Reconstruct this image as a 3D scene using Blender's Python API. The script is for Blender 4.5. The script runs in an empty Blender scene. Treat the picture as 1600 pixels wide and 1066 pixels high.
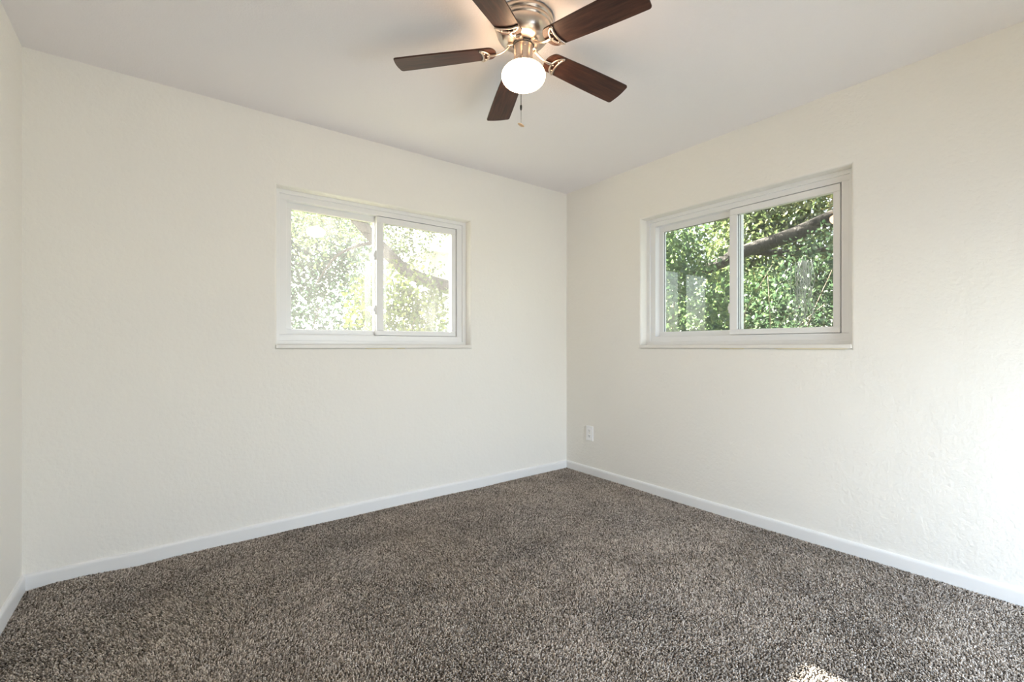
import bpy, bmesh, math, random
import numpy as np
from mathutils import Vector, Matrix

S = bpy.context.scene
C = S.collection
R = math.radians

# ------------------------------------------------------------------ camera
FPX = 725.0
cam_d = bpy.data.cameras.new('camera')
cam = bpy.data.objects.new('camera', cam_d)
C.objects.link(cam)
CAMZ = 1.085
cam.location = (0, 0, CAMZ)
YAW = math.atan2(.6007, .7995)
cam.rotation_euler = (math.pi / 2, 0, -YAW)
cam_d.sensor_width = 36.0
cam_d.lens = FPX / 1600 * 36
cam_d.shift_y = 8.5 / 1600
cam_d.clip_start = .02
S.camera = cam

# ------------------------------------------------------------------ sky, sun, exposure
world = bpy.data.worlds.new('sky')
S.world = world
world.use_nodes = True
wt = world.node_tree
wt.nodes.clear()
sky = wt.nodes.new('ShaderNodeTexSky')
sky.sky_type = 'NISHITA'
sky.sun_disc = False
sky.sun_elevation = R(25)
sky.sun_rotation = R(0)
sky.air_density = 1.0
sky.dust_density = 2.0
hsv = wt.nodes.new('ShaderNodeHueSaturation')
hsv.inputs['Saturation'].default_value = .45
bg = wt.nodes.new('ShaderNodeBackground')
bg.inputs['Strength'].default_value = .55
wo = wt.nodes.new('ShaderNodeOutputWorld')
wt.links.new(sky.outputs[0], hsv.inputs['Color'])
wt.links.new(hsv.outputs[0], bg.inputs['Color'])
wt.links.new(bg.outputs[0], wo.inputs[0])

sun_d = bpy.data.lights.new('sun', 'SUN')
sun = bpy.data.objects.new('sun', sun_d)
C.objects.link(sun)
sun_d.energy = 95
sun_d.color = (1, .94, .85)
sun_d.angle = R(.6)
SUN_DIR = Vector((0, -2.457, -1.19)).normalized()      # the way the light travels
sun.rotation_euler = SUN_DIR.to_track_quat('-Z', 'Y').to_euler()
sun.location = (1, 12, 6)

# added area light, fills the room as daylight through an added unseen opening
fill_d = bpy.data.lights.new('added_daylight_fill', 'AREA')
fill = bpy.data.objects.new('added_daylight_fill', fill_d)
C.objects.link(fill)
fill_d.shape = 'RECTANGLE'
fill_d.size, fill_d.size_y = 1.35, 1.1
fill_d.energy = 45
fill_d.color = (.66, .82, 1)
fill.location = (1.775, -1.16, .74)
fill.rotation_euler = (R(50), 0, R(8))

S.view_settings.view_transform = 'Standard'
S.view_settings.look = 'None'
S.view_settings.gamma = 1
S.view_settings.use_curve_mapping = False
S.view_settings.exposure = 0.35
S.cycles.use_denoising = True
S.cycles.max_bounces = 16
S.cycles.diffuse_bounces = 8
S.cycles.transparent_max_bounces = 24
S.cycles.sample_clamp_indirect = 6.0
S.cycles.caustics_reflective = False
S.cycles.caustics_refractive = False

LAMP_STRENGTH = 18.0

# ------------------------------------------------------------------ room numbers
XL, XR = -.51, 2.86           # left wall, right wall (inner faces)
YB, YF = 3.00, -.75           # back wall (left window), front wall (behind the camera)
H = 2.438
T = .20

# ------------------------------------------------------------------ helpers
def link_mesh(name, bm, mat=None, parent=None, smooth=False):
    me = bpy.data.meshes.new(name)
    bm.normal_update()
    bm.to_mesh(me)
    bm.free()
    o = bpy.data.objects.new(name, me)
    C.objects.link(o)
    if mat:
        me.materials.append(mat)
    if parent:
        o.parent = parent
    if smooth:
        me.polygons.foreach_set('use_smooth', [True] * len(me.polygons))
    return o

def empty(name, loc=(0, 0, 0), rz=0):
    o = bpy.data.objects.new(name, None)
    o.empty_display_size = .1
    C.objects.link(o)
    o.location = loc
    o.rotation_euler = (0, 0, rz)
    return o

def tag(o, label, cat, group=None, kind=None):
    o['label'] = label
    o['category'] = cat
    if group:
        o['group'] = group
    if kind:
        o['kind'] = kind
    return o

def box(bm, x0, x1, y0, y1, z0, z1, bevel=0):
    m = Matrix.Translation(((x0 + x1) / 2, (y0 + y1) / 2, (z0 + z1) / 2)) @ Matrix.Diagonal((x1 - x0, y1 - y0, z1 - z0, 1))
    r = bmesh.ops.create_cube(bm, size=1, matrix=m)
    if bevel:
        es = list({e for v in r['verts'] for e in v.link_edges})
        bmesh.ops.bevel(bm, geom=es, offset=bevel, segments=2, profile=.5, affect='EDGES')

def ring(bm, u0, u1, z0, z1, l, r, b, t, w0, w1, bevel=0):
    """a rectangular frame in the u/z plane, from w0 to w1"""
    box(bm, u0, u1, w0, w1, z1 - t, z1, bevel)
    box(bm, u0, u1, w0, w1, z0, z0 + b, bevel)
    box(bm, u0, u0 + l, w0, w1, z0 + b, z1 - t, bevel)
    box(bm, u1 - r, u1, w0, w1, z0 + b, z1 - t, bevel)

def lathe(bm, prof, seg=48, loc=(0, 0, 0)):
    rows = []
    for r, z in prof:
        if r < 1e-6:
            rows.append([bm.verts.new((loc[0], loc[1], loc[2] + z))])
        else:
            rows.append([bm.verts.new((loc[0] + r * math.cos(2 * math.pi * k / seg), loc[1] + r * math.sin(2 * math.pi * k / seg), loc[2] + z)) for k in range(seg)])
    for a, b in zip(rows, rows[1:]):
        for k in range(seg):
            k2 = (k + 1) % seg
            if len(a) == 1:
                bm.faces.new((a[0], b[k], b[k2]))
            elif len(b) == 1:
                bm.faces.new((a[k], b[0], a[k2]))
            else:
                bm.faces.new((a[k], b[k], b[k2], a[k2]))
    bmesh.ops.recalc_face_normals(bm, faces=bm.faces[:])

def tube(bm, pts, rad, seg=8, closed=False, flat=None):
    """a swept tube through points; rad is a number or a list"""
    pts = [Vector(p) for p in pts]
    n = len(pts)
    rows = []
    prev = None
    for i, p in enumerate(pts):
        a = pts[(i - 1) % n] if (closed or i) else p
        b = pts[(i + 1) % n] if (closed or i < n - 1) else p
        t = (b - a).normalized()
        if prev is None:
            ref = Vector((0, 0, 1)) if abs(t.z) < .9 else Vector((1, 0, 0))
        else:
            ref = prev
        s = t.cross(ref).normalized()
        up = s.cross(t).normalized()
        prev = up
        r = rad[i] if isinstance(rad, (list, tuple)) else rad
        fl = flat or 1
        rows.append([bm.verts.new(p + (s * math.cos(2 * math.pi * k / seg) + up * fl * math.sin(2 * math.pi * k / seg)) * r) for k in range(seg)])
    m = n if closed else n - 1
    for i in range(m):
        a, b = rows[i], rows[(i + 1) % n]
        for k in range(seg):
            k2 = (k + 1) % seg
            bm.faces.new((a[k], a[k2], b[k2], b[k]))
    if not closed:
        bm.faces.new(list(reversed(rows[0])))
        bm.faces.new(rows[-1])
    bmesh.ops.recalc_face_normals(bm, faces=bm.faces[:])

def bez(p0, p1, p2, p3, n):
    out = []
    for i in range(n):
        t = i / (n - 1)
        out.append(Vector(p0) * (1 - t) ** 3 + Vector(p1) * 3 * t * (1 - t) ** 2 + Vector(p2) * 3 * t * t * (1 - t) + Vector(p3) * t ** 3)
    return out

# ------------------------------------------------------------------ materials
def nt(name):
    m = bpy.data.materials.new(name)
    m.use_nodes = True
    n = m.node_tree.nodes
    return m, m.node_tree, n['Principled BSDF'], n

def simple(name, col, rough=.5, metal=0, spec=.5, coat=0):
    m, t, p, n = nt(name)
    p.inputs['Base Color'].default_value = (*col, 1)
    p.inputs['Roughness'].default_value = rough
    p.inputs['Metallic'].default_value = metal
    p.inputs['Specular IOR Level'].default_value = spec
    p.inputs['Coat Weight'].default_value = coat
    return m

def noise(t, scale, detail=3, rough=.5, vec=None):
    x = t.nodes.new('ShaderNodeTexNoise')
    x.inputs['Scale'].default_value = scale
    x.inputs['Detail'].default_value = detail
    x.inputs['Roughness'].default_value = rough
    if vec:
        t.links.new(vec, x.inputs['Vector'])
    return x

def coords(t, scale=(1, 1, 1), kind='Object'):
    c = t.nodes.new('ShaderNodeTexCoord')
    m = t.nodes.new('ShaderNodeMapping')
    m.inputs['Scale'].default_value = scale
    t.links.new(c.outputs[kind], m.inputs['Vector'])
    return m.outputs[0]

def ramp(t, fac, stops):
    r = t.nodes.new('ShaderNodeValToRGB')
    e = r.color_ramp.elements
    while len(e) < len(stops):
        e.new(.5)
    for k, (p, c) in enumerate(stops):
        e[k].position = p
        e[k].color = (*c, 1)
    t.links.new(fac, r.inputs[0])
    return r

def plaster(name, col, s1=48, d1=.55, s2=9, d2=.2, rough=.75):
    m, t, p, n = nt(name)
    v = coords(t)
    p.inputs['Base Color'].default_value = (*col, 1)
    p.inputs['Roughness'].default_value = rough
    p.inputs['Specular IOR Level'].default_value = .3
    a = noise(t, s1, 4, .6, v)
    b = noise(t, s2, 3, .5, v)
    b1 = n.new('ShaderNodeBump')
    b1.inputs['Strength'].default_value = d1
    b1.inputs['Distance'].default_value = .006
    b2 = n.new('ShaderNodeBump')
    b2.inputs['Strength'].default_value = d2
    b2.inputs['Distance'].default_value = .02
    t.links.new(a.outputs[0], b1.inputs['Height'])
    t.links.new(b.outputs[0], b2.inputs['Height'])
    t.links.new(b1.outputs[0], b2.inputs['Normal'])
    t.links.new(b2.outputs[0], p.inputs['Normal'])
    return m

M_wall = plaster('wall_paint', (.885, .863, .815))
M_ceil = plaster('ceiling_paint', (.875, .85, .865), s1=140, d1=.35, s2=20, d2=.05, rough=.9)
M_trim = simple('trim_paint', (.86, .86, .86), .4)
M_vinyl = simple('window_vinyl', (.84, .84, .84), .35)
M_sill = simple('sill_stone', (.80, .78, .74), .4)
M_caulk = simple('caulk', (.80, .70, .42), .6)
M_plate = simple('outlet_plastic', (.95, .95, .96), .35)
M_slot = simple('outlet_slot', (.12, .12, .12), .6)
M_concrete = plaster('patio_concrete', (.55, .53, .50), s1=30)
M_stucco = plaster('neighbour_stucco', (.80, .79, .77), s1=25)
M_roof = simple('roof_shingle', (.30, .28, .27), .9)
M_gutter = simple('gutter', (.55, .55, .56), .5)
M_dark = simple('fan_gap', (.02, .02, .02), .6)
M_nickel = simple('brushed_nickel', (.66, .57, .49), .30, 1)
M_nickel2 = simple('bracket_nickel', (.68, .57, .48), .30, 1)
M_chain = simple('chain_metal', (.22, .20, .18), .5, .6)
M_fob = simple('fob_wood', (.55, .36, .20), .4)

def wood(name):
    m, t, p, n = nt(name)
    v = coords(t, (1.2, 14, 14))
    a = noise(t, 6, 6, .65, v)
    r = ramp(t, a.outputs[0], [(.30, (.020, .008, .006)), (.5, (.048, .019, .012)), (.72, (.090, .036, .022))])
    t.links.new(r.outputs[0], p.inputs['Base Color'])
    p.inputs['Roughness'].default_value = .42
    p.inputs['Specular IOR Level'].default_value = .35
    return m
M_wood = wood('walnut_blade')
M_woodedge = simple('blade_edge', (.03, .014, .01), .5)

def glass(name):
    m, t, p, n = nt(name)
    n.remove(p)
    out = n['Material Output']
    g = n.new('ShaderNodeNewGeometry')
    dot = n.new('ShaderNodeVectorMath'); dot.operation = 'DOT_PRODUCT'
    t.links.new(g.outputs['Incoming'], dot.inputs[0]); t.links.new(g.outputs['Normal'], dot.inputs[1])
    ab = n.new('ShaderNodeMath'); ab.operation = 'ABSOLUTE'
    t.links.new(dot.outputs['Value'], ab.inputs[0])
    om = n.new('ShaderNodeMath'); om.operation = 'SUBTRACT'; om.inputs[0].default_value = 1
    t.links.new(ab.outputs[0], om.inputs[1])
    pw = n.new('ShaderNodeMath'); pw.operation = 'POWER'; pw.inputs[1].default_value = 5
    t.links.new(om.outputs[0], pw.inputs[0])
    ma = n.new('ShaderNodeMath'); ma.operation = 'MULTIPLY_ADD'; ma.inputs[1].default_value = .95; ma.inputs[2].default_value = .065
    t.links.new(pw.outputs[0], ma.inputs[0])
    tr = n.new('ShaderNodeBsdfTransparent'); tr.inputs[0].default_value = (.93, .95, .94, 1)
    gl = n.new('ShaderNodeBsdfGlossy'); gl.inputs['Roughness'].default_value = .0
    tl = n.new('ShaderNodeBsdfTranslucent'); tl.inputs[0].default_value = (1, 1, 1, 1)
    # dust and water spots on the pane
    v = coords(t, (1, 1, .45))
    a = noise(t, 3.2, 5, .62, v)
    r = ramp(t, a.outputs[0], [(.36, (.0060,) * 3), (.55, (.0083,) * 3), (.72, (.018,) * 3)])
    mx1 = n.new('ShaderNodeMixShader')
    t.links.new(r.outputs[0], mx1.inputs[0]); t.links.new(tr.outputs[0], mx1.inputs[1]); t.links.new(tl.outputs[0], mx1.inputs[2])
    mx2 = n.new('ShaderNodeMixShader')
    t.links.new(ma.outputs[0], mx2.inputs[0]); t.links.new(mx1.outputs[0], mx2.inputs[1]); t.links.new(gl.outputs[0], mx2.inputs[2])
    t.links.new(mx2.outputs[0], out.inputs['Surface'])
    return m
M_glass = glass('dusty_window_glass')

def lampglass():
    m, t, p, n = nt('lit_opal_globe')
    p.inputs['Base Color'].default_value = (.9, .87, .8, 1)
    p.inputs['Roughness'].default_value = .25
    p.inputs['Emission Color'].default_value = (1, .66, .40, 1)
    p.inputs['Emission Strength'].default_value = LAMP_STRENGTH
    return m
M_globe = lampglass()

def carpet_mat(name, lift):
    m, t, p, n = nt(name)
    at = n.new('ShaderNodeAttribute'); at.attribute_name = 'fleck'
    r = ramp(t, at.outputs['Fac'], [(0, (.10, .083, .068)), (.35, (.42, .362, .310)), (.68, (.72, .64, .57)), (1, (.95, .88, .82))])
    v = coords(t)
    big = noise(t, 4.5, 3, .55, v)
    rr = ramp(t, big.outputs[0], [(.32, (.80,) * 3), (.55, (1.0,) * 3), (.7, (1.05,) * 3)])
    mx = n.new('ShaderNodeMix'); mx.data_type = 'RGBA'; mx.blend_type = 'MULTIPLY'; mx.inputs[0].default_value = 1
    t.links.new(r.outputs[0], mx.inputs[6]); t.links.new(rr.outputs[0], mx.inputs[7])
    t.links.new(mx.outputs[2], p.inputs['Base Color'])
    p.inputs['Roughness'].default_value = .95
    p.inputs['Specular IOR Level'].default_value = .1
    return m
M_pile = carpet_mat('carpet_pile_fibre', 1)

def backing():
    m, t, p, n = nt('carpet_backing')
    v = coords(t)
    a = noise(t, 180, 2, .5, v)
    r = ramp(t, a.outputs[0], [(.3, (.05, .042, .036)), (.7, (.24, .21, .19))])
    t.links.new(r.outputs[0], p.inputs['Base Color'])
    p.inputs['Roughness'].default_value = .95
    return m
M_back = backing()

def leaf_mat(name, c0, c1, c2, trans=.45):
    m, t, p, n = nt(name)
    n.remove(p)
    out = n['Material Output']
    at = n.new('ShaderNodeAttribute'); at.attribute_name = 'tint'
    r = ramp(t, at.outputs['Fac'], [(0, c0), (.55, c1), (1, c2)])
    d = n.new('ShaderNodeBsdfDiffuse'); tl = n.new('ShaderNodeBsdfTranslucent'); gl = n.new('ShaderNodeBsdfGlossy')
    gl.inputs['Roughness'].default_value = .35
    mx = n.new('ShaderNodeMixShader'); mx.inputs[0].default_value = trans
    mg = n.new('ShaderNodeMixShader'); mg.inputs[0].default_value = .05
    t.links.new(r.outputs[0], d.inputs[0]); t.links.new(r.outputs[0], tl.inputs[0])
    t.links.new(d.outputs[0], mx.inputs[1]); t.links.new(tl.outputs[0], mx.inputs[2])
    t.links.new(mx.outputs[0], mg.inputs[1]); t.links.new(gl.outputs[0], mg.inputs[2])
    t.links.new(mg.outputs[0], out.inputs['Surface'])
    return m
M_leafA = leaf_mat('leaf_broad_green', (.055, .105, .04), (.11, .185, .07), (.26, .33, .12))
M_leafB = leaf_mat('leaf_dark_green', (.036, .068, .034), (.07, .12, .058), (.16, .22, .10))
M_leafC = leaf_mat('leaf_sunlit', (.055, .095, .015), (.12, .165, .028), (.22, .24, .045), .5)
M_leafD = leaf_mat('leaf_olive', (.05, .08, .03), (.10, .14, .05), (.26, .26, .11))
M_leafE = leaf_mat('leaf_bluegreen', (.03, .07, .04), (.06, .11, .065), (.10, .17, .09))

def bark():
    m, t, p, n = nt('oak_bark')
    v = coords(t, (6, 6, 2))
    a = noise(t, 4, 6, .7, v)
    r = ramp(t, a.outputs[0], [(.3, (.025, .02, .016)), (.55, (.07, .058, .048)), (.8, (.16, .14, .12))])
    t.links.new(r.outputs[0], p.inputs['Base Color'])
    b = n.new('ShaderNodeBump'); b.inputs['Strength'].default_value = .8; b.inputs['Distance'].default_value = .03
    t.links.new(a.outputs[0], b.inputs['Height']); t.links.new(b.outputs[0], p.inputs['Normal'])
    p.inputs['Roughness'].default_value = .95
    return m
M_bark = bark()
M_twig = simple('twig', (.16, .12, .08), .9)
M_cane = simple('cane', (.34, .27, .19), .9)
M_moss = simple('moss_grey', (.36, .37, .33), .95)

def lawn():
    m, t, p, n = nt('lawn_grass')
    v = coords(t)
    a = noise(t, 8, 6, .7, v)
    r = ramp(t, a.outputs[0], [(.3, (.10, .10, .055)), (.6, (.20, .19, .11)), (.8, (.29, .27, .17))])
    t.links.new(r.outputs[0], p.inputs['Base Color'])
    p.inputs['Roughness'].default_value = .95
    return m
M_lawn = lawn()

# ------------------------------------------------------------------ walls
def wall(name, u0, u1, holes, place, mat, label):
    """solid wall in local (u, w, z): inner face w=0, outer face w=T; holes = [(a, b, z0, z1)]"""
    us = sorted({u0, u1, *[h[0] for h in holes], *[h[1] for h in holes]})
    zs = sorted({-.05, H + .12, *[h[2] for h in holes], *[h[3] for h in holes]})
    bm = bmesh.new()
    def inside(u, z):
        return any(h[0] < u < h[1] and h[2] < z < h[3] for h in holes)
    V = {}
    def vert(i, j, k):
        if (i, j, k) not in V:
            V[i, j, k] = bm.verts.new((us[i], T * k, zs[j]))
        return V[i, j, k]
    nu, nz = len(us) - 1, len(zs) - 1
    solid = {(i, j) for i in range(nu) for j in range(nz) if not inside((us[i] + us[i + 1]) / 2, (zs[j] + zs[j + 1]) / 2)}
    for i, j in solid:
        for k in (0, 1):
            bm.faces.new((vert(i, j, k), vert(i + 1, j, k), vert(i + 1, j + 1, k), vert(i, j + 1, k)))
        for (di, dj, e) in ((-1, 0, ((i, j), (i, j + 1))), (1, 0, ((i + 1, j), (i + 1, j + 1))), (0, -1, ((i, j), (i + 1, j))), (0, 1, ((i, j + 1), (i + 1, j + 1)))):
            if (i + di, j + dj) not in solid:
                a, b = e
                bm.faces.new((vert(*a, 0), vert(*b, 0), vert(*b, 1), vert(*a, 1)))
    bmesh.ops.recalc_face_normals(bm, faces=bm.faces[:])
    # round the plaster around each opening
    es = []
    for e in bm.edges:
        a, b = (v.co for v in e.verts)
        if abs(a.y) < 1e-6 and abs(b.y) < 1e-6:
            mid = (a + b) / 2
            for h in holes:
                on_u = (abs(mid.x - h[0]) < 1e-5 or abs(mid.x - h[1]) < 1e-5) and h[2] - 1e-5 < mid.z < h[3] + 1e-5
                on_z = (abs(mid.z - h[2]) < 1e-5 or abs(mid.z - h[3]) < 1e-5) and h[0] - 1e-5 < mid.x < h[1] + 1e-5
                if on_u or on_z:
                    es.append(e)
    if es:
        bmesh.ops.bevel(bm, geom=list(set(es)), offset=.012, segments=4, profile=.5, affect='EDGES')
    o = link_mesh(name, bm, mat)
    o.location, o.rotation_euler = place[0], (0, 0, place[1])
    return tag(o, label, 'wall', kind='structure')

WIN_U, SILL0, SILL1, WTOP = 1.331, 1.074, 1.096, 2.036
W1X, W2Y = .531, 2.201
wall('wall_back', XL - T - W1X, XR + T - W1X, [(0, WIN_U, SILL0, WTOP)], ((W1X, YB, 0), 0), M_wall,
     'cream textured plaster wall holding the bright hazy window on the left')
wall('wall_right', W2Y - YB, W2Y - YF + T, [(0, WIN_U, SILL0, WTOP)], ((XR, W2Y, 0), -math.pi / 2), M_wall,
     'cream textured plaster wall holding the window with dark green trees')
wall('wall_left', YF - T, YB, [], ((XL, 0, 0), math.pi / 2), M_wall,
     'narrow strip of plain pale wall at the left edge')
wall('wall_front', XL - T, XR + T, [(-2.47, -1.08, .12, 1.32)], ((0, YF, 0), math.pi), M_wall,  # low opening added out of view to let the fill light in
     'plaster wall behind the viewer with a wide low opening added for light')

bm = bmesh.new(); box(bm, XL - T, XR + T, YF - T, YB + T, H, H + .1)
tag(link_mesh('ceiling', bm, M_ceil), 'flat white sprayed-texture ceiling above the fan', 'ceiling', kind='structure')
# the old slab sags a little towards the far left corner
def sag(x, y):
    w = np.clip((y - 1.5) / 1.3, 0, 1)
    w = w * w * (3 - 2 * w)
    return w * np.interp(x, [-.51, -.40, -.30, -.10, .05, .20, .42, 1.2, 1.95, 2.86], [-.026, -.014, -.012, -.022, -.015, -.012, -.013, -.003, -.001, .010])
def trim_sag(x):
    return float(np.interp(x, [-.51, -.10, .10, .40, 1.2, 2.86], [-.019, -.017, -.009, -.005, .007, .006]))
bm = bmesh.new()
gx = np.linspace(XL - T, XR + T, 76); gy = np.linspace(YF - T, YB + T, 84)
top = [[bm.verts.new((x, y, float(sag(x, y)) - .001)) for y in gy] for x in gx]
bot = [[bm.verts.new((x, y, -.16)) for y in (gy[0], gy[-1])] for x in (gx[0], gx[-1])]
for i in range(75):
    for j in range(83):
        bm.faces.new((top[i][j], top[i + 1][j], top[i + 1][j + 1], top[i][j + 1]))
bm.faces.new((bot[0][0], bot[0][1], bot[1][1], bot[1][0]))
bm.faces.new([top[i][0] for i in range(76)][::-1] + [bot[0][0], bot[1][0]])
bm.faces.new([top[i][-1] for i in range(76)] + [bot[1][1], bot[0][1]])
bm.faces.new([top[0][j] for j in range(84)] + [bot[0][1], bot[0][0]])
bm.faces.new([top[-1][j] for j in range(84)][::-1] + [bot[1][0], bot[1][1]])
tag(link_mesh('floor', bm, M_back), 'floor under the grey-brown carpet', 'floor', kind='structure')

# baseboards with a rounded top edge
def baseboard(name, L, place, label, off=lambda t: 0):
    prof = [(0, -.05), (.013, -.05), (.013, .056), (.0122, .063), (.0095, .069), (.005, .0725), (0, .0735)]
    bm = bmesh.new()
    n = 40
    rows = []
    for i in range(n + 1):
        x = L * i / n
        rows.append([bm.verts.new((x, -a, b + off(x))) for a, b in prof])
    for a, b in zip(rows, rows[1:]):
        for k in range(len(prof)):
            k2 = (k + 1) % len(prof)
            bm.faces.new((a[k], a[k2], b[k2], b[k]))
    bm.faces.new(rows[0]); bm.faces.new(list(reversed(rows[-1])))
    bmesh.ops.recalc_face_normals(bm, faces=bm.faces[:])
    o = link_mesh(name, bm, M_trim)
    o.location, o.rotation_euler = place[0], (0, 0, place[1])
    return tag(o, label, 'baseboard', kind='structure')
baseboard('baseboard_back', XR - XL, ((XL, YB, 0), 0), 'white baseboard under the bright hazy left window', lambda t: trim_sag(XL + t))
baseboard('baseboard_right', YB - YF, ((XR, YB, 0), -math.pi / 2), 'white baseboard under the window with green trees', lambda t: .006 * max(0, 1 - t / 1.5))
baseboard('baseboard_left', YB - YF, ((XL, YF, 0), math.pi / 2), 'short run of white baseboard at the left edge', lambda t: -.019 * min(1, max(0, (t + YF - 1.5) / 1.3)))

# ------------------------------------------------------------------ windows
def window(name, place, label, sill_label):
    bm = bmesh.new()
    e = .0015
    # outer flange, then the main frame set a little further back
    ring(bm, 0, WIN_U, SILL1, WTOP, .028, .028, .024, .024, .070, .175, e)
    ring(bm, .026, WIN_U - .026, SILL1 + .022, WTOP - .022, .044, .044, .040, .034, .084, .172, e)
    # track ridges on sill and head between the two sashes
    box(bm, .07, WIN_U - .07, .1275, .1305, 1.156, 1.164)
    box(bm, .07, WIN_U - .07, .1275, .1305, 1.976, 1.986)
    # outer half of the right jamb and head, behind the sliding sash
    box(bm, 1.236, WIN_U - .068, .134, .168, 1.157, 1.986)
    box(bm, .690, 1.236, .134, .168, 1.960, 1.986)
    box(bm, .690, 1.236, .134, .168, 1.157, 1.176)
    fr = link_mesh(name, bm, M_vinyl)
    fr.location, fr.rotation_euler = place[0], (0, 0, place[1])
    tag(fr, label, 'window', kind='structure')
    z0, z1 = 1.158, 1.985
    bm = bmesh.new()
    ring(bm, .066, .690, z0, z1, .040, .057, .036, .044, .132, .166, .002)
    fs = link_mesh('fixed_sash', bm, M_vinyl, fr)
    bm = bmesh.new(); box(bm, .100, .646, .147, .150, z0 + .03, z1 - .036)
    link_mesh('glass_pane', bm, M_glass, fs)
    bm = bmesh.new()
    ring(bm, .634, 1.253, z0 + .003, z1 - .0075, .050, .034, .034, .042, .090, .127, .003)
    # interlock lip and pull rail along the meeting stile
    box(bm, .630, .640, .118, .131, z0 + .02, z1 - .02, .001)
    ss = link_mesh('sliding_sash', bm, M_vinyl, fr)
    bm = bmesh.new(); box(bm, .680, 1.224, .107, .110, z0 + .03, z1 - .036)
    link_mesh('glass_pane', bm, M_glass, ss)
    if name == 'window_2':
        for (a, b, w, par) in ((.106, .633, .142, fs), (.684, 1.219, .102, ss)):
            bm = bmesh.new()
            ring(bm, a - .003, b + .003, z0 + .0335, z1 - .0415, .005, .004, .003, .004, w, w + .004)
            link_mesh('gasket', bm, M_dark, par)
    for z in (1.335, 1.71):
        bm = bmesh.new()
        box(bm, .622, .634, .098, .114, z - .032, z + .032, .003)
        box(bm, .616, .624, .101, .111, z - .012, z + .014, .002)
        link_mesh('latch', bm, M_vinyl, ss)
    # sill: a thin stone ledge projecting a little past the plaster
    bm = bmesh.new()
    box(bm, -.006, WIN_U + .004, -.012, .0, SILL0, SILL1, .003)
    box(bm, .001, WIN_U - .001, -.002, .100, SILL0 + .001, SILL1 - .0005)
    sl = link_mesh('window_sill', bm, M_sill, fr)
    # yellowed caulk squeezed out here and there below the nose
    rnd = random.Random(name)
    bm = bmesh.new()
    spans = ((.52, .72), (.74, .80)) if name.endswith('1') else ((.95, 1.32), (.62, .78))
    for a, b in spans:
        pts = [(a + (b - a) * k / 12, -.004, SILL0 - .001 - .0012 * rnd.random()) for k in range(13)]
        tube(bm, pts, [.0006] + [.0022 + .0012 * rnd.random() for _ in range(11)] + [.0006], 6)
    link_mesh('caulk_line', bm, M_caulk, fr)
    return fr
window('window_1', ((W1X, YB, 0), 0), 'white sliding window with hazy sunlit glass in the back wall', '')
window('window_2', ((XR, W2Y, 0), -math.pi / 2), 'white sliding window onto dark green trees in the right wall', '')

# ------------------------------------------------------------------ outlet
ot = empty('wall_outlet', (XR, 2.717, .358), -math.pi / 2)
tag(ot, 'small white duplex wall outlet low on right wall near the corner', 'outlet')
bm = bmesh.new(); box(bm, -.038, .038, -.008, 0, -.061, .061, .0025)
link_mesh('cover_plate', bm, M_plate, ot)
for s in (-1, 1):
    bm = bmesh.new(); box(bm, -.017, .017, -.0105, -.006, s * .0215 - .0145, s * .0215 + .0145, .002)
    rc = link_mesh('receptacle', bm, M_plate, ot)
    bm = bmesh.new()
    box(bm, -.0075, -.0055, -.0112, -.009, s * .0215 - .002, s * .0215 + .007)
    box(bm, .0055, .0075, -.0112, -.009, s * .0215 - .002, s * .0215 + .007)
    box(bm, -.0022, .0022, -.0112, -.009, s * .0215 - .0095, s * .0215 - .0055)
    link_mesh('slots', bm, M_slot, rc)
bm = bmesh.new(); lathe(bm, [(0, .0100), (.003, .0095), (.0034, .008), (.0034, .005)], 12)
sc = link_mesh('screw', bm, M_nickel, ot); sc.rotation_euler = (math.pi / 2, 0, 0)

# ------------------------------------------------------------------ ceiling fan
FX, FY = 1.194, 1.510
fan = empty('ceiling_fan', (FX, FY, H))
tag(fan, 'ceiling fan with five dark walnut blades, nickel motor and lit globe', 'ceiling fan')
bm = bmesh.new()
lathe(bm, [(.100, 0), (.122, 0), (.1235, -.004), (.1235, -.014), (.121, -.018), (.116, -.0195), (.116, -.0225), (.1185, -.025), (.1185, -.033), (.116, -.037),
           (.1125, -.0385), (.1125, -.041), (.1125, -.052), (.109, -.064), (.102, -.076), (.092, -.087), (.079, -.095), (.064, -.099), (.050, -.100), (.030, -.100)], 64)
link_mesh('motor_housing', bm, M_nickel, fan, True)
bm = bmesh.new(); lathe(bm, [(.0, -.098), (.043, -.098), (.045, -.100), (.045, -.106), (.042, -.108), (.0, -.108)], 40)
link_mesh('flywheel', bm, M_dark, fan, False)
bm = bmesh.new()
lathe(bm, [(0, -.108), (.036, -.108), (.0395, -.110), (.0395, -.160), (.0385, -.163), (.0400, -.165), (.0400, -.174), (.047, -.179), (.047, -.184), (.03, -.184), (0, -.184)], 48)
for k in range(3):
    a = R(-120 + 120 * k)
    box(bm, .0395 * math.cos(a) - .003, .0395 * math.cos(a) + .003, .0395 * math.sin(a) - .003, .0395 * math.sin(a) + .003, -.126, -.120, .001)
link_mesh('switch_housing', bm, M_nickel, fan, False)
# opal globe: squat, wider than tall
bm = bmesh.new()
prof = []
for k in range(25):
    a = R(62 - k * (152 / 24))
    prof.append((max(0, .0908 * math.cos(a)) if k < 24 else 0, -.232 + .0525 * math.sin(a)))
prof = [(.044, -.180)] + prof
lathe(bm, prof, 64)
link_mesh('lamp_globe', bm, M_globe, fan, True)

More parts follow.
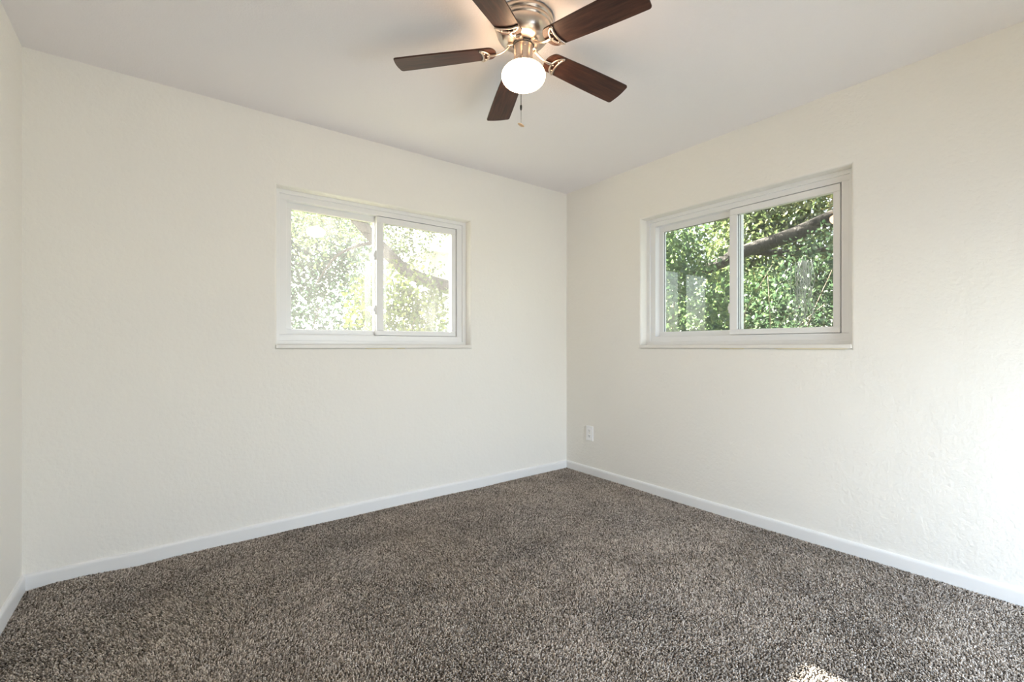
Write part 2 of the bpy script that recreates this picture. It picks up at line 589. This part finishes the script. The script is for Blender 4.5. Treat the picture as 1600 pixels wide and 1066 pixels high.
# pull chain draped over the globe's front, towards the camera
ch = Vector((-.0680, -.0705, 0))
d = ch.normalized()
pts = [d * .040 + Vector((0, 0, -.150)), d * .046 + Vector((0, 0, -.170)), d * .066 + Vector((0, 0, -.186)), d * .084 + Vector((0, 0, -.201)),
       d * .0955 + Vector((0, 0, -.221)), d * .098 + Vector((0, 0, -.240)), d * .098 + Vector((0, 0, -.300)), d * .098 + Vector((0, 0, -.402))]
bm = bmesh.new()
tube(bm, pts, .0015, 6)
for i in range(len(pts) - 1):
    a, b = pts[i], pts[i + 1]
    k = max(1, int((b - a).length / .0065))
    for j in range(k):
        bmesh.ops.create_icosphere(bm, subdivisions=1, radius=.0021, matrix=Matrix.Translation(a.lerp(b, j / k)))
pc = link_mesh('pull_chain', bm, M_chain, fan)
cx = d * .098
bm = bmesh.new(); lathe(bm, [(0, -.400), (.0026, -.402), (.0042, -.406), (.0042, -.416), (.0030, -.421), (.0012, -.424), (0, -.424)], 16, (cx.x, cx.y, 0))
link_mesh('chain_connector', bm, M_dark, pc, True)
bm = bmesh.new(); tube(bm, [cx + Vector((0, 0, -.422)), cx + Vector((0, 0, -.474))], .0009, 6)
link_mesh('lower_chain', bm, M_chain, pc)
bm = bmesh.new()
lathe(bm, [(0, -.0045), (.006, -.0042), (.012, -.002), (.0145, 0), (.012, .002), (.006, .0042), (0, .0045)], 24)
fb = link_mesh('pull_fob', bm, M_fob, pc, True)
fb.location = cx + Vector((0, 0, -.481)); fb.rotation_euler = (R(22), R(14), 0)

def blade_outline():
    pts = []
    r0, r1 = .114, .545
    w0, w1 = .050, .0615
    # root: rounded end
    for k in range(17):
        a = R(90 + 180 * k / 16)
        pts.append((r0 + .034 + .034 * math.cos(a), w0 * math.sin(a)))
    # lower edge out to tip, slightly bowed
    for k in range(1, 10):
        t = k / 10
        pts.append((r0 + .034 + (r1 - .020 - r0 - .034) * t, -(w0 + (w1 - w0) * math.sin(t * math.pi / 2))))
    # tip corner, shallow convex end, other corner
    cr = .012
    for k in range(6):
        a = R(-90 + 72 * k / 5)
        pts.append((r1 - .020 + cr * math.cos(a), -(w1 - cr) + cr * math.sin(a)))
    for k in range(1, 8):
        t = k / 8
        y = -(w1 - .012) + 2 * (w1 - .012) * t
        pts.append((r1 - .006 - .0035 * (y / w1) ** 2 * 2 + .002, y))
    for k in range(6):
        a = R(18 + 72 * k / 5)
        pts.append((r1 - .020 + cr * math.cos(a), (w1 - cr) + cr * math.sin(a)))
    for k in range(9, 0, -1):
        t = k / 10
        pts.append((r0 + .034 + (r1 - .020 - r0 - .034) * t, (w0 + (w1 - w0) * math.sin(t * math.pi / 2))))
    return pts

def blade_mesh():
    bm = bmesh.new()
    pts = blade_outline()
    n = len(pts)
    th = .0032
    lo = [bm.verts.new((x, y, -th)) for x, y in pts]
    hi = [bm.verts.new((x, y, th)) for x, y in pts]
    bm.faces.new(list(reversed(lo))); bm.faces.new(hi)
    for k in range(n):
        bm.faces.new((lo[k], lo[(k + 1) % n], hi[(k + 1) % n], hi[k]))
    bmesh.ops.recalc_face_normals(bm, faces=bm.faces[:])
    rim = [e for e in bm.edges if abs(e.verts[0].co.z - e.verts[1].co.z) < 1e-6]
    bmesh.ops.bevel(bm, geom=rim, offset=.0012, segments=2, profile=.5, affect='EDGES')
    return bm

def bracket_mesh():
    """crescent with a slot under the blade root, and a curved arm to the flywheel"""
    bm = bmesh.new()
    z = -.0075
    loop = []
    # outer (convex, towards the hub) arc from horn to horn, then the inner arc back
    for k in range(21):
        a = R(104 + 152 * k / 20)
        loop.append((.188 + .044 * math.cos(a), .0485 * math.sin(a), z))
    for k in range(1, 20):
        a = R(256 - 152 * k / 20)
        loop.append((.188 + .0205 * math.cos(a) + .0045 * abs(math.cos(a)) - .0045, .0475 * math.sin(a), z))
    tube(bm, loop, .0046, 8, closed=True, flat=.8)
    # arm
    pts = bez((.145, 0, z), (.115, 0, z - .004), (.092, 0, -.012), (.050, 0, .022), 14)
    tube(bm, pts, [.0085 - .0025 * math.sin(k / 13 * math.pi) for k in range(14)], 10, flat=.55)
    # mounting foot at the hub and two screws
    box(bm, .040, .064, -.013, .013, .017, .025, .002)
    for y in (-.008, .008):
        bmesh.ops.create_icosphere(bm, subdivisions=2, radius=.0034, matrix=Matrix.Translation((.058, y, .017)))
    for (x, y) in ((.162, .026), (.162, -.026), (.151, 0)):
        bmesh.ops.create_icosphere(bm, subdivisions=2, radius=.0038, matrix=Matrix.Translation((x, y, z - .002)))
    return bm

me_b = me_k = None
ZROOT, DROOP, PITCH = -.129, R(3.9), R(-10)
for k in range(5):
    ang = R(138.26 - 72 * k)
    mat = Matrix.Rotation(ang, 4, 'Z') @ Matrix.Translation((.116, 0, ZROOT)) @ Matrix.Rotation(DROOP, 4, 'Y') @ Matrix.Rotation(PITCH, 4, 'X') @ Matrix.Translation((-.116, 0, 0))
    if me_b is None:
        b = link_mesh('blade', blade_mesh(), M_wood, fan)
        br = link_mesh('blade_bracket', bracket_mesh(), M_nickel2, b, True)
        me_b, me_k = b.data, br.data
    else:
        b = bpy.data.objects.new('blade', me_b); C.objects.link(b); b.parent = fan
        br = bpy.data.objects.new('blade_bracket', me_k); C.objects.link(br); br.parent = b
    b.matrix_local = mat

# ------------------------------------------------------------------ carpet pile
def raw_mesh(name, verts, faces_list, attr=None, attr_name=None):
    """faces_list: list of (n, k) int arrays"""
    me = bpy.data.meshes.new(name)
    me.vertices.add(len(verts))
    me.vertices.foreach_set('co', verts.astype(np.float32).ravel())
    nl = sum(f.size for f in faces_list)
    npoly = sum(len(f) for f in faces_list)
    me.loops.add(nl)
    me.polygons.add(npoly)
    me.loops.foreach_set('vertex_index', np.concatenate([f.ravel() for f in faces_list]).astype(np.int32))
    tot = np.concatenate([np.full(len(f), f.shape[1]) for f in faces_list]).astype(np.int32)
    st = np.concatenate([[0], np.cumsum(tot)[:-1]]).astype(np.int32)
    me.polygons.foreach_set('loop_start', st)
    if attr is not None:
        a = me.attributes.new(attr_name, 'FLOAT', 'POINT')
        a.data.foreach_set('value', attr.astype(np.float32))
    me.update(calc_edges=True)
    return me

def smooth_noise(x, y, seed, scale):
    rs = np.random.RandomState(seed)
    g = rs.rand(64, 64)
    fx, fy = (x * scale) % 64, (y * scale) % 64
    ix, iy = fx.astype(int) % 64, fy.astype(int) % 64
    tx, ty = fx - np.floor(fx), fy - np.floor(fy)
    tx, ty = tx * tx * (3 - 2 * tx), ty * ty * (3 - 2 * ty)
    jx, jy = (ix + 1) % 64, (iy + 1) % 64
    return (g[ix, iy] * (1 - tx) + g[jx, iy] * tx) * (1 - ty) + (g[ix, jy] * (1 - tx) + g[jx, jy] * tx) * ty

def carpet():
    rs = np.random.RandomState(4)
    sp = .0062
    x = np.arange(XL + .014, XR - .013, sp)
    y = np.arange(YF + .01, YB - .013, sp)
    X, Y = np.meshgrid(x, y)
    X = X.ravel(); Y = Y.ravel()
    keep = (.6007 * X + .7995 * Y) > .80          # behind this the floor is far under the camera
    X, Y = X[keep], Y[keep]
    n = len(X)
    X = X + (rs.rand(n) - .5) * sp * .9
    Y = Y + (rs.rand(n) - .5) * sp * .9
    X = np.clip(X, XL + .0135, XR - .0135); Y = np.clip(Y, YF + .01, YB - .0135)
    h = .0065 * (.75 + .5 * rs.rand(n)) + .004 * (smooth_noise(X, Y, 3, 3.1) - .5)
    lx = (smooth_noise(X, Y, 11, 2.6) - .5) * .010 + (rs.rand(n) - .5) * .008
    ly = (smooth_noise(X, Y, 12, 2.6) - .5) * .010 + (rs.rand(n) - .5) * .008
    # the pile stands straighter where it meets the baseboards
    edge = np.minimum(np.minimum(XR - X, X - XL), YB - Y)
    k = np.clip((edge - .014) / .02, 0, 1)
    lx *= k; ly *= k
    rb, rt = .0034, .0027
    V = np.zeros((n, 6, 3))
    ph = rs.rand(n) * 2 * np.pi
    tw = .5 + rs.rand(n)
    for j in range(3):
        a = ph + j * 2 * np.pi / 3
        V[:, j, 0] = X + rb * np.cos(a); V[:, j, 1] = Y + rb * np.sin(a); V[:, j, 2] = -.001
        a = a + tw
        V[:, j + 3, 0] = X + lx + rt * np.cos(a); V[:, j + 3, 1] = Y + ly + rt * np.sin(a); V[:, j + 3, 2] = h + (rs.rand(n) - .5) * .003
    V[..., 2] += sag(X, Y)[:, None]
    V[..., 0] = np.clip(V[..., 0], XL + .0132, XR - .0132)
    V[..., 1] = np.clip(V[..., 1], YF + .002, YB - .0132)
    base = (np.arange(n) * 6)[:, None]
    quads = np.concatenate([base + np.array([[j, (j + 1) % 3, (j + 1) % 3 + 3, j + 3]]) for j in range(3)])
    tris = base + np.array([[3, 4, 5]])
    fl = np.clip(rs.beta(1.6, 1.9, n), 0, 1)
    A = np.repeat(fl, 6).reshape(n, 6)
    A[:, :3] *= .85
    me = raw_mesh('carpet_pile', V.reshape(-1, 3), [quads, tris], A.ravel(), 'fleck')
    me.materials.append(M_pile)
    o = bpy.data.objects.new('carpet_pile', me)
    C.objects.link(o)
    tag(o, 'flecked grey-brown cut pile carpet covering the whole floor', 'carpet', kind='stuff')
carpet()

# ------------------------------------------------------------------ outdoors
bm = bmesh.new(); box(bm, -30, 40, -40, 45, -.45, -.25)
tag(link_mesh('ground', bm, M_lawn), 'lawn around the house seen through the windows', 'ground', kind='structure')

def sun_clear(P):
    """True where a leaf would stand in the beam that crosses the left window's right-hand pane to the carpet"""
    t = (P[:, 1] - 3.1) / 2.457
    z = P[:, 2] - 1.19 * t
    x = P[:, 0]
    return (x > .56) & (x < 1.86) & (z > 1.10) & (z < 2.00)

def foliage(name, blobs, n, size, mat, parent, seed, shell=.55, droop=.5, aspect=.5):
    rs = np.random.RandomState(seed)
    blobs = np.array(blobs, float)                    # x y z rx ry rz
    vol = blobs[:, 3] * blobs[:, 4] * blobs[:, 5]
    which = rs.choice(len(blobs), n, p=vol / vol.sum())
    d = rs.normal(size=(n, 3)); d /= np.linalg.norm(d, axis=1)[:, None]
    rad = shell + (1 - shell) * rs.rand(n) ** .6
    rad *= .75 + .5 * smooth_noise(d[:, 0] * 3 + which, d[:, 1] * 3 + d[:, 2] * 2, seed, 1.7)
    # sprays: leaves gather on short twigs
    m = max(1, n // 9)
    cl = rs.randint(0, m, n)
    P = (blobs[which, :3] + d * rad[:, None] * blobs[which, 3:])
    C0 = P[:m][cl]
    P = np.where(rs.rand(n)[:, None] < .75, C0 + rs.normal(size=(n, 3)) * size * 1.5, P)
    keep = ~sun_clear(P) & (P[:, 2] > -.25) & ~((P[:, 0] < 3.35) & (P[:, 1] < 3.5))
    P = P[keep]; n = len(P)
    s = size * (.6 + .8 * rs.rand(n))
    a = rs.normal(size=(n, 3)); a[:, 2] -= droop; a /= np.linalg.norm(a, axis=1)[:, None]
    u = rs.normal(size=(n, 3)); u[:, 2] += .6
    b = np.cross(a, u); b /= np.linalg.norm(b, axis=1)[:, None]
    c = np.cross(a, b)
    V = np.zeros((n, 6, 3))
    s = s[:, None]
    V[:, 0] = P
    V[:, 1] = P + a * s * .35 + b * s * aspect * .5 + c * s * .12
    V[:, 2] = P + a * s * .35 - b * s * aspect * .5 + c * s * .12
    V[:, 3] = P + a * s * .75 + b * s * aspect * .36 + c * s * .05
    V[:, 4] = P + a * s * .75 - b * s * aspect * .36 + c * s * .05
    V[:, 5] = P + a * s - c * s * .10
    base = (np.arange(n) * 6)[:, None]
    mid0 = base + np.array([[0, 1, 2]])
    q = base + np.array([[1, 3, 4, 2]])
    tip = base + np.array([[3, 5, 4]])
    tint = np.repeat(np.clip(rs.beta(2, 2.4, n), 0, 1), 6)
    me = raw_mesh(name, V.reshape(-1, 3), [mid0, tip, q], tint, 'tint')
    me.materials.append(mat)
    o = bpy.data.objects.new(name, me)
    C.objects.link(o)
    o.parent = parent
    if parent:
        o.matrix_parent_inverse = parent.matrix_world.inverted()
        o.location = -parent.location
        o.matrix_parent_inverse = Matrix.Identity(4)
    return o

def stem(name, parent, pts, rad, mat=M_bark, seg=10):
    bm = bmesh.new()
    pts = [Vector(p) - parent.location for p in pts]
    # smooth the path
    out, rr = [], []
    for i in range(len(pts) - 1):
        p0 = pts[max(i - 1, 0)]; p1 = pts[i]; p2 = pts[i + 1]; p3 = pts[min(i + 2, len(pts) - 1)]
        for k in range(5):
            t = k / 5
            out.append(.5 * ((2 * p1) + (p2 - p0) * t + (2 * p0 - 5 * p1 + 4 * p2 - p3) * t * t + (3 * p1 - p0 - 3 * p2 + p3) * t ** 3))
            rr.append(rad[i] * (1 - t) + rad[i + 1] * t)
    out.append(pts[-1]); rr.append(rad[-1])
    tube(bm, out, rr, seg)
    return link_mesh(name, bm, mat, parent, True)

# live oak at the corner of the house
oak = empty('live_oak', (5.33, 6.0, -.25))
tag(oak, 'big live oak with long dark limbs beyond both windows', 'tree')
stem('trunk', oak, [(5.38, 6.05, -.4), (5.34, 6.0, .3), (5.30, 6.02, 1.1), (5.33, 6.0, 1.75)], [.42, .30, .26, .24], seg=16)
stem('limb', oak, [(5.33, 5.95, 1.55), (5.9, 5.0, 1.95), (6.46, 3.9, 2.22), (6.41, 3.19, 2.40), (6.46, 2.65, 2.51), (6.48, 2.14, 2.66), (6.8, 1.4, 3.0), (7.2, .4, 3.5)], [.20, .115, .085, .088, .09, .088, .08, .05])
stem('limb', oak, [(5.30, 6.05, 1.60), (4.5, 6.8, 1.95), (3.54, 7.35, 2.26), (3.15, 7.64, 2.61), (2.64, 7.77, 3.17), (2.12, 7.97, 3.8), (1.98, 8.2, 4.6), (1.3, 8.6, 6.2)], [.20, .13, .11, .105, .10, .09, .07, .04])
stem('limb', oak, [(5.33, 6.0, 1.6), (5.6, 6.3, 2.8), (5.5, 6.5, 4.2), (6.0, 6.6, 5.6)], [.2, .16, .12, .05])
stem('limb', oak, [(6.45, 3.3, 2.42), (6.9, 2.6, 2.35), (7.0, 2.0, 2.45), (7.2, 1.2, 2.7)], [.05, .04, .03, .02])
stem('limb', oak, [(2.9, 7.7, 2.85), (2.5, 7.4, 2.7), (2.1, 7.3, 2.45), (1.8, 7.2, 2.0)], [.04, .025, .018, .008])
foliage('canopy', [(6.2, 6.2, 5.6, 3.2, 3.0, 1.5), (7.6, 3.2, 4.3, 1.8, 2.2, .9), (3.6, 9.2, 4.9, 2.2, 1.5, 1.1), (8.0, 6.0, 4.2, 2, 2, 1.2), (6.9, 1.6, 4.4, 1.5, 1.6, .8), (7.6, 3.4, 3.4, .6, 2.0, .6)],
        30000, .075, M_leafD, oak, 21, shell=.2)
foliage('canopy', [(2.9, 8.2, 3.45, 1.1, .8, .6), (4.1, 7.8, 3.4, .7, .6, .4), (3.6, 8.4, 2.9, .8, .6, .5), (2.0, 8.4, 3.1, .6, .6, .6)], 5000, .07, M_leafD, oak, 22, shell=.1)

def plant(name, label, cat, base, blobs, n, size, mat, seed, stems=5, group=None, vines=0, **kw):
    e = empty(name, base)
    tag(e, label, cat, group)
    rs = random.Random(seed)
    foliage('foliage', blobs, n, size, mat, e, seed, **kw)
    for k in range(stems):
        b = rs.choice(blobs)
        tx, ty, tz = b[0] + rs.uniform(-.5, .5) * b[3], b[1] + rs.uniform(-.5, .5) * b[4], b[2] + rs.uniform(0, .6) * b[5]
        bx, by = base[0] + rs.uniform(-.15, .15), base[1] + rs.uniform(-.15, .15)
        pts = [(bx, by, base[2] - .05), (bx + (tx - bx) * .3 + rs.uniform(-.1, .1), by + (ty - by) * .3 + rs.uniform(-.1, .1), base[2] + (tz - base[2]) * .45), (bx + (tx - bx) * .7, by + (ty - by) * .7, base[2] + (tz - base[2]) * .8), (tx, ty, tz)]
        stem('stem', e, pts, [.022, .016, .011, .004], M_twig, 7)
    for k in range(vines):        # bare tan canes in front of the leaves
        x, y = base[0] - .62 + rs.uniform(-.12, .1), base[1] + rs.uniform(-.1, 1.0)
        h = rs.uniform(1.55, 2.05)
        stem('cane', e, [(x, y, base[2]), (x + rs.uniform(-.08, .08), y + rs.uniform(-.08, .08), .6), (x + rs.uniform(-.12, .12), y + rs.uniform(-.15, .15), 1.2), (x + rs.uniform(-.15, .15), y + rs.uniform(-.35, .35), h)], [.010, .008, .006, .003], M_cane, 6)
    return e

plant('leafy_shrub', 'bright green broad-leaved shrub close behind left pane of the right window', 'shrub', (4.95, 3.35, -.25),
      [(4.9, 3.35, 1.5, .55, .75, .8), (5.0, 3.6, 2.3, .5, .6, .5), (4.9, 3.2, .6, .6, .8, .7)], 9000, .072, M_leafA, 31)
plant('leafy_shrub', 'dense mid green shrub filling the lower right pane of the right window', 'shrub', (6.3, 2.15, -.25),
      [(6.35, 2.2, 1.35, .55, .9, .75), (6.45, 2.0, 2.05, .45, .8, .4), (6.3, 2.2, .4, .6, .9, .6), (6.5, 1.2, 1.3, .6, .6, .8)], 13000, .068, M_leafB, 32, stems=9, vines=8)
plant('leafy_shrub', 'olive green shrub below the oak limb, middle of the right window', 'shrub', (7.5, 3.7, -.25),
      [(7.5, 3.7, 1.6, .5, .8, .7), (7.5, 4.1, 1.2, .5, .7, .9), (7.5, 3.5, .6, .5, .6, .8)], 8000, .075, M_leafA, 33)
plant('background_tree', 'tall pale tree far behind the limb at top of right window', 'tree', (11.5, 4.8, -.25),
      [(11.3, 4.8, 2.6, 1.4, 1.7, 1.7), (11.5, 4.7, 4.6, 1.3, 1.7, 1.0), (11.6, 5.9, 3.6, 1.2, .9, 1.6)], 18000, .12, M_leafD, 34, stems=4, shell=.3)
plant('background_tree', 'dark tree far behind left pane of the right window', 'tree', (12.4, 8.7, -.25),
      [(12.4, 8.8, 2.0, 1.2, 1.5, 1.9), (12.2, 8.5, 1.2, 1.2, 1.2, 1.4), (12.4, 8.8, 4.2, 1.2, 1.4, .8)], 9000, .13, M_leafB, 35, stems=4, shell=.3)
plant('sunlit_tree', 'small yellow-green sunlit tree in the middle of the hazy left window', 'tree', (2.75, 6.6, -.25),
      [(2.65, 6.5, 1.75, .60, .45, .55), (2.25, 6.3, 1.55, .35, .35, .4), (3.15, 6.4, 1.6, .45, .4, .5)], 2300, .085, M_leafC, 36, stems=5, shell=.2)
plant('garden_bush', 'pale bluish green bush at the bottom of the hazy left window', 'bush', (3.2, 9.6, -.25),
      [(3.0, 9.5, .8, 1.2, .6, 1.0), (4.6, 9.8, .9, 1.0, .6, .95), (1.4, 10, .9, .9, .6, .9)], 4500, .10, M_leafE, 37, stems=4)
plant('background_tree', 'hazy tree far behind the left pane of the left window', 'tree', (3.0, 14.0, -.25),
      [(3.6, 14, 3.8, 2.2, 1.2, 2.0), (1.6, 14.5, 3.2, 2.0, 1.0, 2.2), (2.6, 14.2, 1.0, 3.0, 1.0, 1.3)], 20000, .13, M_leafE, 38, stems=3, shell=.2)

# grey moss trailing from the limb
moss = empty('hanging_moss', (5.35, 2.06, 1.98))
tag(moss, 'grey beard of moss hanging in front of the shrubs, right pane of right window', 'moss')
rs = random.Random(9)
bm = bmesh.new()
for k in range(30):
    x, y = rs.gauss(0, .04), rs.gauss(0, .06)
    L = rs.uniform(.45, .95)
    p = [Vector((x, y, 0))]
    for j in range(1, 7):
        p.append(Vector((x + rs.gauss(0, .03), y + rs.gauss(0, .035) , -L * j / 6)))
    tube(bm, p, [.0035, .0035, .003, .003, .0025, .002, .0015], 4)
link_mesh('strands', bm, M_moss, moss)

# neighbour's white house
nb = empty('neighbour_house', (5.92, 11.82, -.25), R(-14))
tag(nb, 'white stucco house wall at the right end of the left window', 'house')
bm = bmesh.new(); box(bm, 0, 7, 0, 5, -.1, 3.95)
link_mesh('wall', bm, M_stucco, nb)
bm = bmesh.new(); box(bm, -.25, 7.3, -.3, 5.3, 3.95, 4.07, .01)
link_mesh('roof', bm, M_stucco, nb)
bm = bmesh.new(); box(bm, .12, .2, -.09, -.01, 0, 3.95, .01)
link_mesh('downspout', bm, M_gutter, nb)
